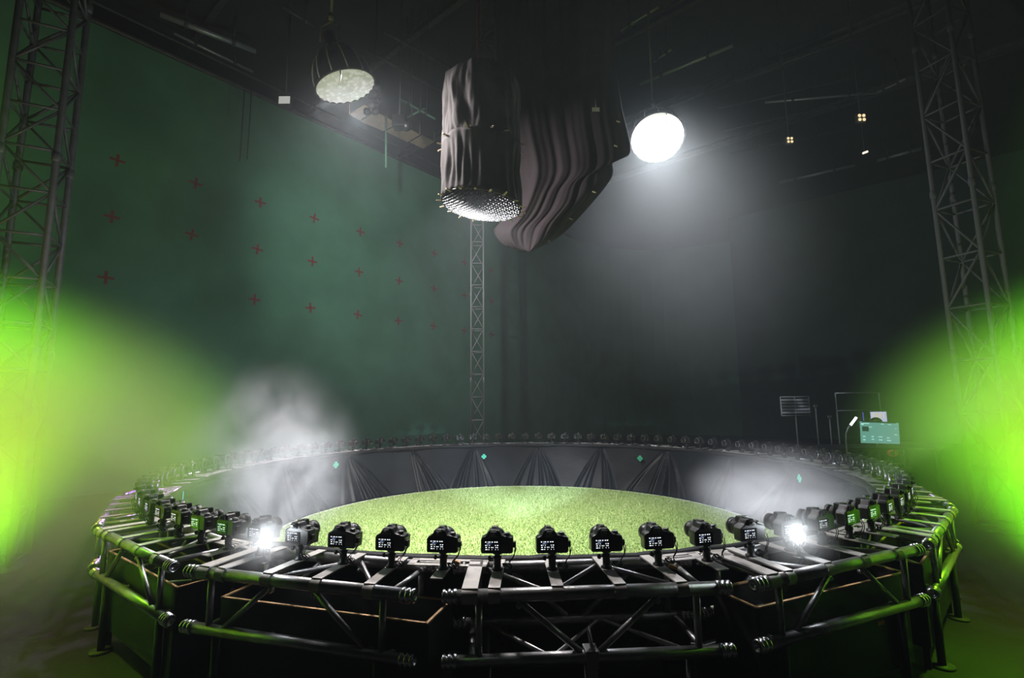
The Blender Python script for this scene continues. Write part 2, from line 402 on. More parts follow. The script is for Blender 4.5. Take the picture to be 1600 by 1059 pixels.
# ---- the photo cameras
def make_dslr():
    root = empty('photo_camera')
    bz = 0.79                                     # underside of the body
    body = MB()
    out = [(-0.068, 0.0), (0.066, 0.0), (0.073, 0.008), (0.074, 0.060), (0.070, 0.070), (0.045, 0.076), (0.022, 0.080), (0.010, 0.100), (0.002, 0.104),
           (-0.030, 0.104), (-0.038, 0.099), (-0.050, 0.078), (-0.068, 0.070), (-0.074, 0.060), (-0.074, 0.006)]
    body.prism([(x, z + bz) for x, z in out], -0.026, 0.026)
    body.prism([(x * 0.9 + 0.047, z * 0.9 + bz) for x, z in [(-0.018, 0.0), (0.024, 0.0), (0.028, 0.07), (-0.01, 0.078), (-0.02, 0.06)]], 0.02, 0.052)   # grip
    bo = body.build('camera_body', BLACK, root, bevel=0.006)
    b = MB(); b.prism([(x, z + bz) for x, z in [(-0.034, 0.074), (0.006, 0.074), (0.0, 0.106), (-0.028, 0.106)]], -0.034, 0.058)
    b.build('prism_hump', BLACK, bo, bevel=0.006)
    b = MB(); b.box((-0.014, -0.037, bz + 0.091), (0.026, 0.012, 0.018)); b.box((-0.014, -0.045, bz + 0.091), (0.017, 0.004, 0.010), mi=1)
    b.build('viewfinder', [RUBBER, GREYP], bo, bevel=0.002)
    b = MB(); b.lathe([(0, 0.0), (0.014, 0.0), (0.014, 0.012), (0.011, 0.014), (0, 0.014)], (0.045, 0.0, bz + 0.074), (0, 0, 1), 14)
    b.lathe([(0, 0.0), (0.008, 0.0), (0.007, 0.006), (0, 0.007)], (0.058, 0.022, bz + 0.068), (0, 0, 1), 10)
    b.build('mode_dial', GREYP, bo)
    b = MB(); b.box((-0.013, 0.012, bz + 0.109), (0.02, 0.024, 0.005)); b.build('hot_shoe', GREYP, bo)
    # rear display: dark glass with an information page in small white glyphs
    b = MB(); b.box((-0.020, -0.0272, bz + 0.033), (0.080, 0.003, 0.056))
    b.build('display', GLOSS, bo)
    disp = bo.children[-1]
    g = MB(); y = -0.0291; x0 = -0.054; zt = bz + 0.0555
    def gl(x, z, w_, h_, mi=0): g.box((x0 + x * 1.12 + w_ / 2, y, zt - z * 1.12), (w_ * 0.84, 0.0006, h_ * 0.8), mi=mi)
    for (x, w_) in ((0, .007), (.011, .003), (.015, .008), (.026, .007), (.037, .007), (.045, .008)): gl(x, .003, w_, .0055)
    gl(.004, .010, .027, .0018, 1); gl(.008, .0095, .012, .0012)
    for (x, w_) in ((0, .008), (.010, .002), (.017, .003), (.040, .005), (.048, .007)): gl(x, .016, w_, .005)
    for (x, w_) in ((.001, .008), (.0145, .005), (.0245, .005), (.031, .004), (.042, .004), (.0475, .006)): gl(x, .024, w_, .005)
    for (x, w_) in ((0, .012), (.0135, .004), (.027, .002), (.041, .0025), (.052, .002)): gl(x, .032, w_, .0045)
    g.build('display_text', [GLYPH, BLUEG], disp)
    # lens
    b = MB(); zc = bz + 0.047
    b.lathe([(0.0, 0.024), (0.034, 0.024), (0.035, 0.036), (0.032, 0.038), (0.037, 0.044), (0.038, 0.070), (0.036, 0.072), (0.036, 0.078), (0.041, 0.084), (0.041, 0.104), (0.037, 0.105), (0.036, 0.092), (0, 0.092)],
            (-0.010, 0, zc), (0, 1, 0), 20)
    b.lathe([(0.0375, 0.1055), (0.0412, 0.1045), (0.0412, 0.101)], (-0.010, 0, zc), (0, 1, 0), 20, 1)  # paler rim material stands in for light caught on the lens edge
    ln = b.build('lens', [BLACK, GREYP], root)
    b = MB(); b.lathe([(0.0, 0.006), (0.015, 0.005), (0.034, 0.0)], (-0.010, 0.094, zc), (0, 1, 0), 20); b.build('lens_glass', GLOSS, ln)
    b = MB(); b.lathe([(0.0383, 0.05), (0.0393, 0.051), (0.0393, 0.064), (0.0383, 0.065)], (-0.010, 0, zc), (0, 1, 0), 20); b.build('focus_ring', RUBBER, ln)
    # ball head on a short post
    zb = ZT + 0.027 + 0.007
    b = MB(); b.lathe([(0, 0), (0.026, 0), (0.026, 0.006), (0.017, 0.01), (0.017, 0.045), (0.020, 0.048), (0.020, 0.058), (0.015, 0.062), (0, 0.062)], (0, 0, zb), (0, 0, 1), 14)
    b.sphere((0, 0, zb + 0.062), 0.013, 10)
    b.lathe([(0, 0.066), (0.012, 0.066), (0.021, bz - zb - 0.006), (0.021, bz - zb), (0, bz - zb)], (0, 0, zb), (0, 0, 1), 14)
    bh = b.build('ball_head', BLACK, root)
    b = MB(); b.tube((0.0, 0, zb + 0.05), (-0.034, -0.008, zb + 0.052), 0.004, 8); b.lathe([(0, 0), (0.010, 0), (0.011, 0.004), (0.009, 0.012), (0, 0.012)], (-0.030, -0.007, zb + 0.052), (-1, -0.2, 0.05), 8)
    b.build('locking_knob', RUBBER, bh)
    # plug and cables falling to the truss
    b = MB(); b.box((0.079, -0.004, bz + 0.036), (0.014, 0.022, 0.026)); b.build('plug', RUBBER, root, bevel=0.003)
    for q in range(2):
        b = MB(); pts = []
        for k in range(14):
            t = k / 13; s_ = sin(t * pi)
            pts.append((0.082 + 0.006 * q - 0.034 * t - 0.012 * s_ * (q - 0.3) + 0.014 * sin(t * 9) * t, -0.006 - 0.03 * s_ - 0.012 * q, bz + 0.026 - (bz + 0.026 - ZT - 0.045) * t ** 0.8))
        b.path(pts, 0.0022, 6); b.build('cable', RUBBER, root)
    b = MB()                                   # looped slack tied at the foot
    for q in range(3):
        b.path([(0.045 + 0.020 * cos(a * pi / 6 + q), -0.006 - 0.01 * q + 0.004 * sin(a), ZT + 0.05 + 0.013 * sin(a * pi / 6) + 0.003 * q) for a in range(13)], 0.0023, 5, cap=False)
    b.build('cable_loop', RUBBER, root)
    return root
proto = make_dslr()
PH = -0.5
# indices 0..11 are the twelve between the two bright lamps
def dslr_label(k):
    th = PH + (k - 5.5) * 4; t = (th + 180) % 360 - 180
    if 0 <= k <= 5: return 'front-row black camera with glowing display, %s counted rightwards from the bright left lamp' % ORD[k + 1]
    if 6 <= k <= 11: return 'front-row black camera with glowing display, %s counted leftwards from the bright right lamp' % ORD[12 - k]
    if 11 < k <= 28: return 'black camera on the ring\'s right flank, %s one behind the bright right lamp' % ORD[k - 11]
    if k >= 73: return 'black camera on the ring\'s left flank, %s one behind the bright left lamp' % ORD[90 - k]
    n = k - 50                 # the back row; k=50 stands just right of the lattice tower
    if n >= 1 or n == 0:
        n = n + 1
    # k grows anticlockwise as seen on the back row: right to left
    if k <= 51: return 'small black camera in the back row, %s to the right of the lattice tower' % ORD[52 - k]
    return 'small black camera in the back row, %s to the left of the lattice tower' % ORD[k - 51]
for k in range(90):
    o = proto if k == 0 else copy_tree(proto)
    th = PH + (k - 5.5) * 4; place_ring(o, th, RC)
    rj = random.Random(k)
    o.rotation_euler = (0, 0, R(th + rj.uniform(-2.0, 2.0)))
    tag(o, dslr_label(k), 'camera', 'photo cameras around the ring')

# ---- curtain inside the ring
def curtain():
    b = MB(); NA, NV = 1440, 22; vs = []; ztop = ZT - 0.005
    rnd = random.Random(3)
    fans = []
    for j in range(18):
        fans.append((SEC0 + 10 + 20 * j, [(rnd.uniform(-1, 1) * 1.0, rnd.uniform(0.05, 0.12), rnd.uniform(0.6, 1.2)) for q in range(7)]))
    rb = 3.26
    for i in range(NV + 1):
        v = i / NV; z = ztop * (1 - v) + 0.005 * v
        for a in range(NA):
            th = a * 360 / NA; off = 0.0
            for (c, fl_) in fans:
                d = (th - c + 180) % 360 - 180
                if abs(d) > 16: continue
                x = R(d) * rb
                for (sl, wd, am) in fl_:
                    xc = sl * 0.55 * v ** 0.85; ww = 0.010 + wd * 0.30 * v
                    e = (x - xc) / ww
                    off += am * 0.075 * (0.35 + 0.65 * v) * (exp(-e * e) - 0.25 * exp(-(e * 0.6) ** 2))
            off += 0.02 * noise.noise(Vector((th * 0.12, v * 2.0, 1.3))) * v
            r = RI - 0.055 - 0.42 * v - off * 0.9
            vs.append(ringp(th, r, z + 0.012 * sin(th * R(1) * 18 * 1) * (1 - v)))
    fs = []
    for i in range(NV):
        for a in range(NA):
            a2 = (a + 1) % NA; fs.append((i * NA + a, i * NA + a2, (i + 1) * NA + a2, (i + 1) * NA + a))
    b.add(vs, fs, 0, True)
    o = b.build('curtain', SKIRT, solid=0.003)
    tag(o, 'black gathered cloth skirt hung around the inside of the camera ring', 'curtain')
    return o
cur = curtain()
for (px, py, sz) in ((525, 726, .095), (756, 713, .085), (1000, 716, .09), (1249, 747, .09), (286, 776, .08)):
    v = ray(px, py); rr_ = RI - 0.26
    # meet the cylinder of the curtain on its far side
    A_ = v.x ** 2 + v.y ** 2; B_ = 2 * (EYE.x * v.x + EYE.y * v.y); C_ = EYE.x ** 2 + EYE.y ** 2 - rr_ ** 2
    t = (-B_ + sqrt(max(0, B_ * B_ - 4 * A_ * C_))) / (2 * A_); p = EYE + v * t
    n_ = Vector((-p.x, -p.y, 0)).normalized(); rt = Vector((-n_.y, n_.x, 0)); rot = Matrix((rt, n_, Vector((0, 0, 1)))).transposed()
    b = MB(); b.box(p, (sz, 0.005, sz * 0.45), rot); b.box(p, (sz * 0.45, 0.005, sz), rot)
    b.build('tape_cross', TEAL, cur)['label'] = 'teal tape cross'

# rolled top hem of the skirt, seen as a lumpy black edge over the inner chord
b = MB(); pts = []
for a in range(361):
    pts.append(ringp(a, RI - 0.030, ZT + 0.004 + 0.006 * noise.noise(Vector((a * 0.5, 0, 0)))))
b.path(pts, [0.035 + 0.008 * noise.noise(Vector((a * 0.3, 5, 0))) for a in range(361)], 7, cap=False)
b.build('rolled_hem', CLOTH, cur)

# ---- equipment crates hanging in the sections left and right of the nearest one
def crate(th, label, dx=0.0):
    root = empty('equipment_crate'); place_ring(root, th, RM)
    W, Dp, z0, z1 = 1.08, 0.25, 0.12, 0.555
    c_ = ringp(th, 0); root.location += Vector((cos(R(th)) * dx, sin(R(th)) * dx, 0))
    b = MB()
    for s in (-1, 1): b.box((s * W / 2, 0, (z0 + z1) / 2), (0.015, Dp, z1 - z0)); b.box((0, s * Dp / 2, (z0 + z1) / 2), (W, 0.015, z1 - z0))
    b.box((0, 0, z0 + 0.01), (W, Dp, 0.015)); b.build('crate_body', BLKWOOD, root)
    b = MB()
    for s in (-1, 1): b.box((s * W / 2, 0, z1 + 0.003), (0.012, Dp + 0.012, 0.006)); b.box((0, s * Dp / 2, z1 + 0.003), (W, 0.012, 0.006))
    b.build('plywood_rim', PLY, root)['label'] = 'bare plywood top edge'
    for s in (-1, 1):
        for q in (-1, 1): b = MB(); b.box((s * 0.5, q * 0.105, 0.06), (0.03, 0.03, 0.12)); b.build('foot_block', BLKWOOD, root)
    return tag(root, label, 'crate', 'equipment crates in the truss')
crl = crate(SEC0 - 20, 'open black plywood crate with pale rim inside the truss left of the nearest section', 0.10)
crr = crate(SEC0 + 20, 'open black plywood crate with pale rim inside the truss right of the nearest section')
crate(SEC0 - 40, 'open black plywood crate with pale rim inside the second truss section to the left')
crate(SEC0 + 40, 'open black plywood crate with pale rim inside the second truss section to the right')

def small_thing(name, px, py, wy, build, label, cat, group=None):
    p = at_y(px, py, wy); root = build(name, p); tag(root, label, cat, group); return root
def box_unit(th, x, label, led, sx=0.2):
    root = empty('computer_unit'); place_ring(root, th, RM)
    b = MB(); b.box((x, 0.0, 0.138 + 0.17), (sx, 0.18, 0.34)); b.build('casing', BLACK, root, bevel=0.006)
    b = MB(); b.lathe([(0, 0), (0.004, 0.0), (0.003, 0.002), (0, 0.002)], (x - 0.02, -0.05, 0.478), (0, 0, 1), 8); b.build('status_light', led, root)
    b = MB(); b.box((x + 0.03, 0.02, 0.4785), (0.07, 0.05, 0.002)); b.build('sticker', PLATE, root)
    return tag(root, label, 'computer', 'computers in the crates')
box_unit(SEC0 + 20, -0.38, 'black computer unit at the left end of the crate right of the nearest section', REDLED)
box_unit(SEC0 + 20, 0.16, 'black computer unit right of the middle of the crate right of the nearest section', REDLED, 0.24)
box_unit(SEC0 - 20, 0.36, 'black computer unit at the right end of the crate left of the nearest section', BLUELED)
box_unit(SEC0 - 20, -0.2, 'black computer unit left of the middle of the crate left of the nearest section', BLUELED, 0.26)
o = MB()
p = at_y(1287, 958, -3.72); o.box((0, 0, 0), (0.05, 0.003, 0.018)); lb = o.build('crate_label', ORANGE, crr)
lb.location = (0.28, -0.144, 0.36)
lb['label'] = 'small orange label'
# red bag inside the crate left
b = MB(); b.sphere((0, 0, 0), 0.06, 12, sc=(1.3, 0.8, 0.9)); b.box((0, 0, 0.05), (0.07, 0.01, 0.02)); rb_ = b.build('cloth_bag', mat('dark_red_cloth', (0.18, 0.012, 0.012), 0.7, bump=0.4, bscale=40))
place_ring(rb_, SEC0 - 20, RM); rb_.location.z = 0.188; rb_.location.x += 0.10; tag(rb_, 'dark red cloth bag in the crate left of the nearest truss section', 'bag')

# ---- two small bright lamps among the front cameras
def ring_lamp(px, py, side, label):
    v = ray(px, py); rr_ = 3.70; A_ = v.x ** 2 + v.y ** 2; B_ = 2 * (EYE.x * v.x + EYE.y * v.y); C_ = EYE.x ** 2 + EYE.y ** 2 - rr_ ** 2
    t = (-B_ - sqrt(B_ * B_ - 4 * A_ * C_)) / (2 * A_); p = EYE + v * t
    root = empty('ring_lamp', (p.x, p.y, ZT + 0.034))
    h = p.z - (ZT + 0.034)
    d = Vector((EYE.x - p.x, EYE.y - p.y, 0.25)).normalized()
    b = MB(); b.lathe([(0, -0.045), (0.020, -0.045), (0.030, -0.02), (0.034, 0.0), (0.030, 0.0)], (0, 0, h), d, 16); b.build('housing', BLACK, root)
    b = MB(); b.lathe([(0, 0.004), (0.016, 0.003), (0.030, -0.001)], (0, 0, h), d, 16); b.build('lamp_face', WHITEL, root)['label'] = 'glaring white lens'
    b = MB(); b.tube((0, 0, 0), (0, 0, max(h - 0.024, 0.01)), 0.007, 8); b.lathe([(0, 0), (0.025, 0), (0.025, 0.005), (0, 0.005)], (0, 0, 0), (0, 0, 1), 12); b.build('stem', BLACK, root)
    tag(root, label, 'lamp', 'bright lamps among the front cameras')
    q = Vector((p.x, p.y, p.z + 0.03)) + Vector((d.x, d.y, 0)) * 0.03
    light('ring_lamp_light', 'POINT', q, (0, 0, 0), 2.2, (0.85, 0.93, 1), 0.02)
    return p
PL = ring_lamp(414, 846, -1, 'small glaring white lamp at the left end of the front row of cameras')
PR = ring_lamp(1246, 838, 1, 'small glaring white lamp at the right end of the front row of cameras')

# ================================================================== HANGING LIGHTS
# ---- lantern with draped cloth
def lantern():
    root = empty('draped_lantern', LC)
    RAD = 0.435; RZ = lambda py: at_y(752, py, LANT_Y).z - LC.z
    zmid = RZ(232); ztop = RZ(118)
    tilt = Matrix.Rotation(R(7), 4, 'Y')
    # ring hoop and eggcrate
    b = MB(); b.path([tilt @ Vector((RAD * cos(a * pi / 24), RAD * sin(a * pi / 24), 0)) for a in range(49)], 0.010, 8, cap=False); b.build('hoop', BLACK, root)
    b = MB(); s = 0.037; n = int(RAD / s)
    for ax in (0, 1):
        for i in range(-n, n + 1):
            c = i * s; hl = sqrt(max(RAD ** 2 - c * c, 0)) * 0.985
            if hl < 0.03: continue
            K = 16; vs = []; fs = []
            for k in range(K + 1):
                t = -hl + 2 * hl * k / K; r2 = (t * t + c * c) / RAD ** 2; sag = -0.055 * (1 - r2)
                wob = 0.005 * sin(i * 2.1 + k * 1.7)
                for dz in (0.0, -0.034):
                    p = Matrix.Rotation(R(38), 3, 'Z') @ (Vector((t, c + wob, sag + dz + 0.02)) if ax == 0 else Vector((c + wob, t, sag + dz + 0.02)))
                    vs.append(tilt @ p)
            for k in range(K): fs.append((2 * k, 2 * k + 2, 2 * k + 3, 2 * k + 1))
            b.add(vs, fs, 0, False)
    b.build('honeycomb_grid', SILVER, root, solid=0.0025)
    # lower skirt of cloth
    def sheet(rows, NA, rf, name, m):
        bb = MB(); vs = []; fs = []
        for i in range(rows + 1):
            for a in range(NA):
                vs.append(rf(i / rows, 2 * pi * a / NA))
        for i in range(rows):
            for a in range(NA): a2 = (a + 1) % NA; fs.append((i * NA + a, i * NA + a2, (i + 1) * NA + a2, (i + 1) * NA + a))
        bb.add(vs, fs, 0, True); return bb.build(name, m, root, solid=0.003)
    def lower(v, a):
        r = RAD * (1.02 - 0.05 * sin(v * pi)) ; f = noise.noise(Vector((cos(a) * 5 + v * 1.5, sin(a) * 5, v * 1.2))) * 0.03
        f += 0.012 * sin(a * 26 + 3 * sin(a * 3)) * (1 - v) ** 0.5
        r = r + f * (0.3 + sin(v * pi))
        p = Vector((r * cos(a), r * sin(a), 0)); q = tilt @ p
        return Vector((p.x, p.y, q.z * (1 - v) + v * (zmid + 0.02 * sin(a * 2) + 0.02 * (abs(sin(a * 5)) - 0.5))))
    sheet(16, 220, lower, 'lower_cloth', LCLOTH)
    def upper(v, a):
        if v < 0.62: r = RAD * (1.0 + 0.02 * sin(v * 4)); z = zmid - 0.01 + (ztop - zmid) * 0.85 * (v / 0.62)
        else:
            t = (v - 0.62) / 0.38 * pi / 2; r = RAD * (0.12 + 0.88 * cos(t)) * 1.0; z = zmid + (ztop - zmid) * (0.85 + 0.15 * sin(t))
        f = noise.noise(Vector((cos(a) * 4 + 9, sin(a) * 4 + v * 2.5, v * 3))) * 0.045 + noise.noise(Vector((cos(a) * 11, sin(a) * 11, v * 7))) * 0.018
        r = max(0.02, r * 0.985 - 0.01 + f)
        return Vector((r * cos(a), r * sin(a), z))
    sheet(22, 200, upper, 'upper_cloth', LCLOTH)
    def peg(a, z, r, name='clothespin'):
        bb = MB(); d = Vector((cos(a), sin(a), random.uniform(-.5, .3))).normalized(); t = Vector((-sin(a), cos(a), 0)); u = d.cross(t)
        rot = Matrix((d, t, u)).transposed(); c = Vector((r * cos(a), r * sin(a), z)) + d * 0.02
        bb.box(c + t * 0.006, (0.07, 0.007, 0.01), rot); bb.box(c - t * 0.006 + d * 0.004, (0.07, 0.007, 0.01), rot @ Matrix.Rotation(0.14, 3, 'Z')); bb.tube(c - t * 0.008, c + t * 0.008, 0.006, 6)
        bb.build(name, PEG, root)
    for k in range(18):
        a = k / 18 * 2 * pi + 0.1; z = (tilt @ Vector((RAD * cos(a), RAD * sin(a), 0))).z; peg(a, z - 0.004, RAD)
    for a in (-0.2, -0.9, -1.25, -1.75, -1.85, -2.5, -2.95, 3.1, 0.25): peg(a, zmid + 0.01, RAD)
    b = MB()
    for a in (0.6, 2.7, 4.6): b.tube((0.3 * cos(a), 0.3 * sin(a), ztop - 0.03), (0.05 * cos(a), 0.05 * sin(a), ztop + 0.5), 0.006, 6)
    b.tube((0, 0, ztop + 0.45), (0, 0, CZ - LC.z), 0.012, 8); b.build('suspension_cable', DALU, root)
    tag(root, 'hanging round lantern wrapped in grey black cloth with pegs and silver honeycomb underside', 'studio light')
lantern()

# ---- big black drape behind it
def drape():
    wy = 0.55
    Lp = [(772, 0), (776, 60), (784, 130), (796, 200), (806, 260), (800, 310), (782, 345), (772, 362), (790, 384), (822, 392)]
    Rp = [(957, 0), (959, 60), (963, 110), (971, 165), (985, 236), (959, 250), (955, 278), (915, 328), (875, 368), (830, 393)]
    NU, NV = 150, 90; vs = []; fs = []
    def ip(P, v):
        t = v * (len(P) - 1); i = min(int(t), len(P) - 2); f = t - i
        q = [P[max(i - 1, 0)], P[i], P[i + 1], P[min(i + 2, len(P) - 1)]]
        return tuple(0.5 * (2 * q[1][c] + (q[2][c] - q[0][c]) * f + (2 * q[0][c] - 5 * q[1][c] + 4 * q[2][c] - q[3][c]) * f * f
                            + (3 * q[1][c] - q[0][c] - 3 * q[2][c] + q[3][c]) * f ** 3) for c in (0, 1))
    for i in range(NV + 1):
        v = i / NV; l = ip(Lp, v); r = ip(Rp, v)
        for j in range(NU + 1):
            u = j / NU; x = l[0] + (r[0] - l[0]) * u; y = l[1] + (r[1] - l[1]) * u
            sagy = 30 * sin(pi * u) * v * (1 - v) * 2.0
            u2 = u + 0.10 * sin(v * 2.6) + 0.02 * sin(v * 7 + u * 5)
            env = sin(pi * u) ** 0.4 * (1 - 0.55 * v)
            fold = 0.0
            for (fr, am, ph_) in ((13, 0.05, 0.3), (31, 0.026, 1.9), (53, 0.018, 4.1), (91, 0.008, 0.8)):
                fold += am * sin(u2 * fr + ph_ + 1.2 * sin(v * 2.1 + fr))
            fold = fold * env + 0.10 * noise.noise(Vector((u * 4, v * 2.5, 2))) - 0.30 * sin(pi * u) * v
            vs.append(at_y(x, y + sagy, wy + fold))
    # carry the top on up to the ceiling
    top = [Vector((p.x, p.y, CZ)) for p in vs[:NU + 1]]
    vs = top + vs
    for i in range(NV + 1):
        for j in range(NU): fs.append((i * (NU + 1) + j, i * (NU + 1) + j + 1, (i + 1) * (NU + 1) + j + 1, (i + 1) * (NU + 1) + j))
    b = MB(); b.add(vs, fs, 0, True); o = b.build('hanging_drape', DRAPE, solid=0.004)
    tag(o, 'huge dark fabric drape hanging from the ceiling in folds behind the lantern', 'drape')
    b = MB()
    for (x, y) in ((966, 190), (962, 228), (928, 300), (892, 342), (856, 376)):
        p = at_y(x, y, wy - 0.15); b.box(p, (0.05, 0.01, 0.014), Matrix.Rotation(0.4, 3, 'Y'))
    b.build('drape_clip', PEG, o)
    p = at_y(931, 171, wy - 0.25); b = MB(); b.box(p, (0.10, 0.012, 0.055)); b.tube(p + Vector((0, 0, 0.02)), p + Vector((0, 0, 0.14)), 0.004, 6)
    b.build('paper_tag', PLATE, o)['label'] = 'small pale card pinned to the drape'
drape()

# ---- round softlights
def softlight(name, c, nrm, rad, label, lit, rods):
    root = empty(name, c); nrm = nrm.normalized(); ax = -nrm
    q = ax.to_track_quat('Z', 'Y').to_matrix()
    P = lambda r, a, h: q @ Vector((r * cos(a), r * sin(a), h))
    b = MB(); n = 48; vs = [q @ Vector((0, 0, 0.0))]; fs = []
    for ring_ in range(1, 7):
        for k in range(n):
            rr2 = rad * ring_ / 6; a = 2 * pi * k / n
            vs.append(P(rr2, a, -0.03 * (1 - (ring_ / 6) ** 2) + 0.008 * sin(k * 3.1 + ring_ * 2)))
    for k in range(n):
        fs.append((0, 1 + k, 1 + (k + 1) % n))
        for ring_ in range(5): A_ = 1 + ring_ * n; fs.append((A_ + k, A_ + n + k, A_ + n + (k + 1) % n, A_ + (k + 1) % n))
    b.add(vs, fs, 0, True); b.build('diffuser', lit, root)
    b = MB(); b.path([P(rad, 2 * pi * k / n, 0.0) for k in range(n + 1)], 0.012, 8, cap=False); b.build('hoop', BLACK, root)
    H = rad * 1.35
    for k in range(rods):
        a = 2 * pi * k / rods; pts = []
        for s in range(9):
            t = s / 8; pts.append(P(rad * cos(t * pi / 2 * 0.93), a, H * sin(t * pi / 2)))
        b = MB(); b.path(pts, 0.007, 6); b.build('rib', mat('rib_white', (0.8, 0.8, 0.8), 0.4), root)
    b = MB(); pr = []
    for s in range(9):
        t = s / 8; pr.append((rad * 0.985 * cos(t * pi / 2 * 0.93), H * 0.985 * sin(t * pi / 2)))
    b.lathe(pr, (0, 0, 0), ax, 32); b.build('reflector_shell', BLACK, root, solid=0.004)
    b = MB(); b.lathe([(0, 0), (0.07, 0), (0.075, 0.03), (0.06, 0.05), (0.06, 0.18), (0.04, 0.2), (0, 0.2)], ax * (H - 0.01), ax, 16)
    b.build('lamp_head', BLACK, root)
    hd = ax * (H + 0.1)
    b = MB(); b.path([hd + Vector((-0.11, 0, -0.02)), hd + Vector((-0.11, 0, 0.16)), hd + Vector((0, 0, 0.22)), hd + Vector((0.11, 0, 0.16)), hd + Vector((0.11, 0, -0.02))], 0.009, 8)
    b.tube(hd + Vector((0, 0, 0.22)), Vector((hd.x, hd.y, CZ - c.z - 0.01)), 0.016, 8)
    b.lathe([(0, 0), (0.03, 0), (0.03, 0.07), (0, 0.07)], hd + Vector((0, 0, 0.24)), (0, 0, 1), 10)
    b.build('yoke', PIPE, root)
    b = MB(); e = P(rad, 0, 0); lo = min((P(rad, 2 * pi * k / 24, 0) for k in range(24)), key=lambda v: v.y)
    b.path([lo, lo + Vector((0.01, 0, -0.08)), lo + Vector((-0.005, 0, -0.17))], 0.008, 6); b.build('strap', PLATE, root)
    tag(root, label, 'studio light')
def disc_mat(name, lo, hi, st, sc):
    m = bpy.data.materials.new(name); m.use_nodes = True; t = m.node_tree; b = t.nodes['Principled BSDF']
    tc = t.nodes.new('ShaderNodeTexCoord'); v = t.nodes.new('ShaderNodeTexVoronoi'); v.inputs['Scale'].default_value = sc
    mr = t.nodes.new('ShaderNodeMapRange'); mr.inputs['From Min'].default_value = 0.0; mr.inputs['From Max'].default_value = 0.6; mr.inputs['To Min'].default_value = hi * st; mr.inputs['To Max'].default_value = lo * st
    t.links.new(tc.outputs['Object'], v.inputs['Vector']); t.links.new(v.outputs['Distance'], mr.inputs['Value']); t.links.new(mr.outputs[0], b.inputs['Emission Strength'])
    b.inputs['Emission Color'].default_value = (1, 0.98, 0.97, 1); b.inputs['Base Color'].default_value = (0.7, 0.7, 0.7, 1); return m
softlight('softlight', LL, LN, 0.33, 'round softlight with ribbed cage and grey white disc, hanging high at the left', disc_mat('left_disc', 0.18, 1.0, 0.42, 20), 12)
softlight('softlight', RL, RN, 0.43, 'glowing round softlight with bright white disc hanging right of the drape', disc_mat('right_disc', 0.7, 1.0, 1.0, 20), 12)

# ================================================================== TOWERS
def tower(name, x, y, w_, rz, z1, rc, rb, step, m, label, cat='truss tower', z0=0.0):
    root = empty(name, (x, y, z0), rz); h = z1 - z0; n = int(h / step); st = h / n
    cs = [(-w_ / 2, -w_ / 2), (w_ / 2, -w_ / 2), (w_ / 2, w_ / 2), (-w_ / 2, w_ / 2)]
    for (cx, cy) in cs:
        b = MB(); b.tube((cx, cy, 0.02 if z0 == 0 else 0), (cx, cy, h), rc, 10); ch_ = b.build('chord', m, root); ch_['cx'] = cx; ch_['cy'] = cy
    for f in range(4):
        a, c = cs[f], cs[(f + 1) % 4]; b = MB()
        for k in range(n):
            za, zb_ = k * st + 0.05, (k + 1) * st + 0.05 if k < n - 1 else h
            b.tube((a[0], a[1], za), (c[0], c[1], za), rb, 6)
            if (k + f) % 2: b.tube((a[0], a[1], za), (c[0], c[1], zb_), rb, 6)
            else: b.tube((c[0], c[1], za), (a[0], a[1], zb_), rb, 6)
        b.build('lattice', m, root)
    for ch_ in [c_ for c_ in root.children if c_.name.startswith('chord')]:
        cx, cy = ch_['cx'], ch_['cy']; k = 2.0
        while k < h:
            b = MB(); b.lathe([(rc, -0.05), (rc * 1.35, -0.04), (rc * 1.35, 0.04), (rc, 0.05)], (cx, cy, k), (0, 0, 1), 10)
            b.build('coupler', m, ch_); k += 2.0
        del ch_['cx'], ch_['cy']
    if z0 == 0:
        b = MB(); b.box((0, 0, 0.011), (w_ * 1.5, w_ * 1.5, 0.02)); b.build('base_plate', m, root)
    return tag(root, label, cat)
pT = at_y(746, 660, 5.4)
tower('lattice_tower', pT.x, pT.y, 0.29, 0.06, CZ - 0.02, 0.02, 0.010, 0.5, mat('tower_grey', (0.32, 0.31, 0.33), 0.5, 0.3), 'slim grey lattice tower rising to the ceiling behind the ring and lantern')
pT = at_y(52, 300, -1.15)
tower('lattice_tower', pT.x, pT.y, 0.42, R(28), CZ - 0.02, 0.030, 0.014, 0.44, DALU, 'dark lattice tower at the left edge of the hall')
pT = at_y(1497, 250, -0.2)
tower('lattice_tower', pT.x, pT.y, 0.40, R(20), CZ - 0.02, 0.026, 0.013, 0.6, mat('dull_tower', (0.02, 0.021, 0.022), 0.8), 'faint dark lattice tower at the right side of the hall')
pT = at_y(761, 70, 1.2)
tower('hanging_truss', pT.x, pT.y, 0.26, 0.1, CZ - 0.01, 0.016, 0.008, 0.3, DALU, 'short dark truss hanging from the ceiling above the lantern', 'truss', z0=at_y(761, 112, 1.2).z)
b = MB(); p = at_y(745, 92, 1.0); b.box((0, 0, 0), (0.05, 0.05, 0.09)); b.tube((0, 0, 0.04), (0, 0, CZ - p.z), 0.006, 6)
o = b.build('shackle_block', REDM); o.location = p; tag(o, 'small red hoist block hanging above the lantern', 'hoist')

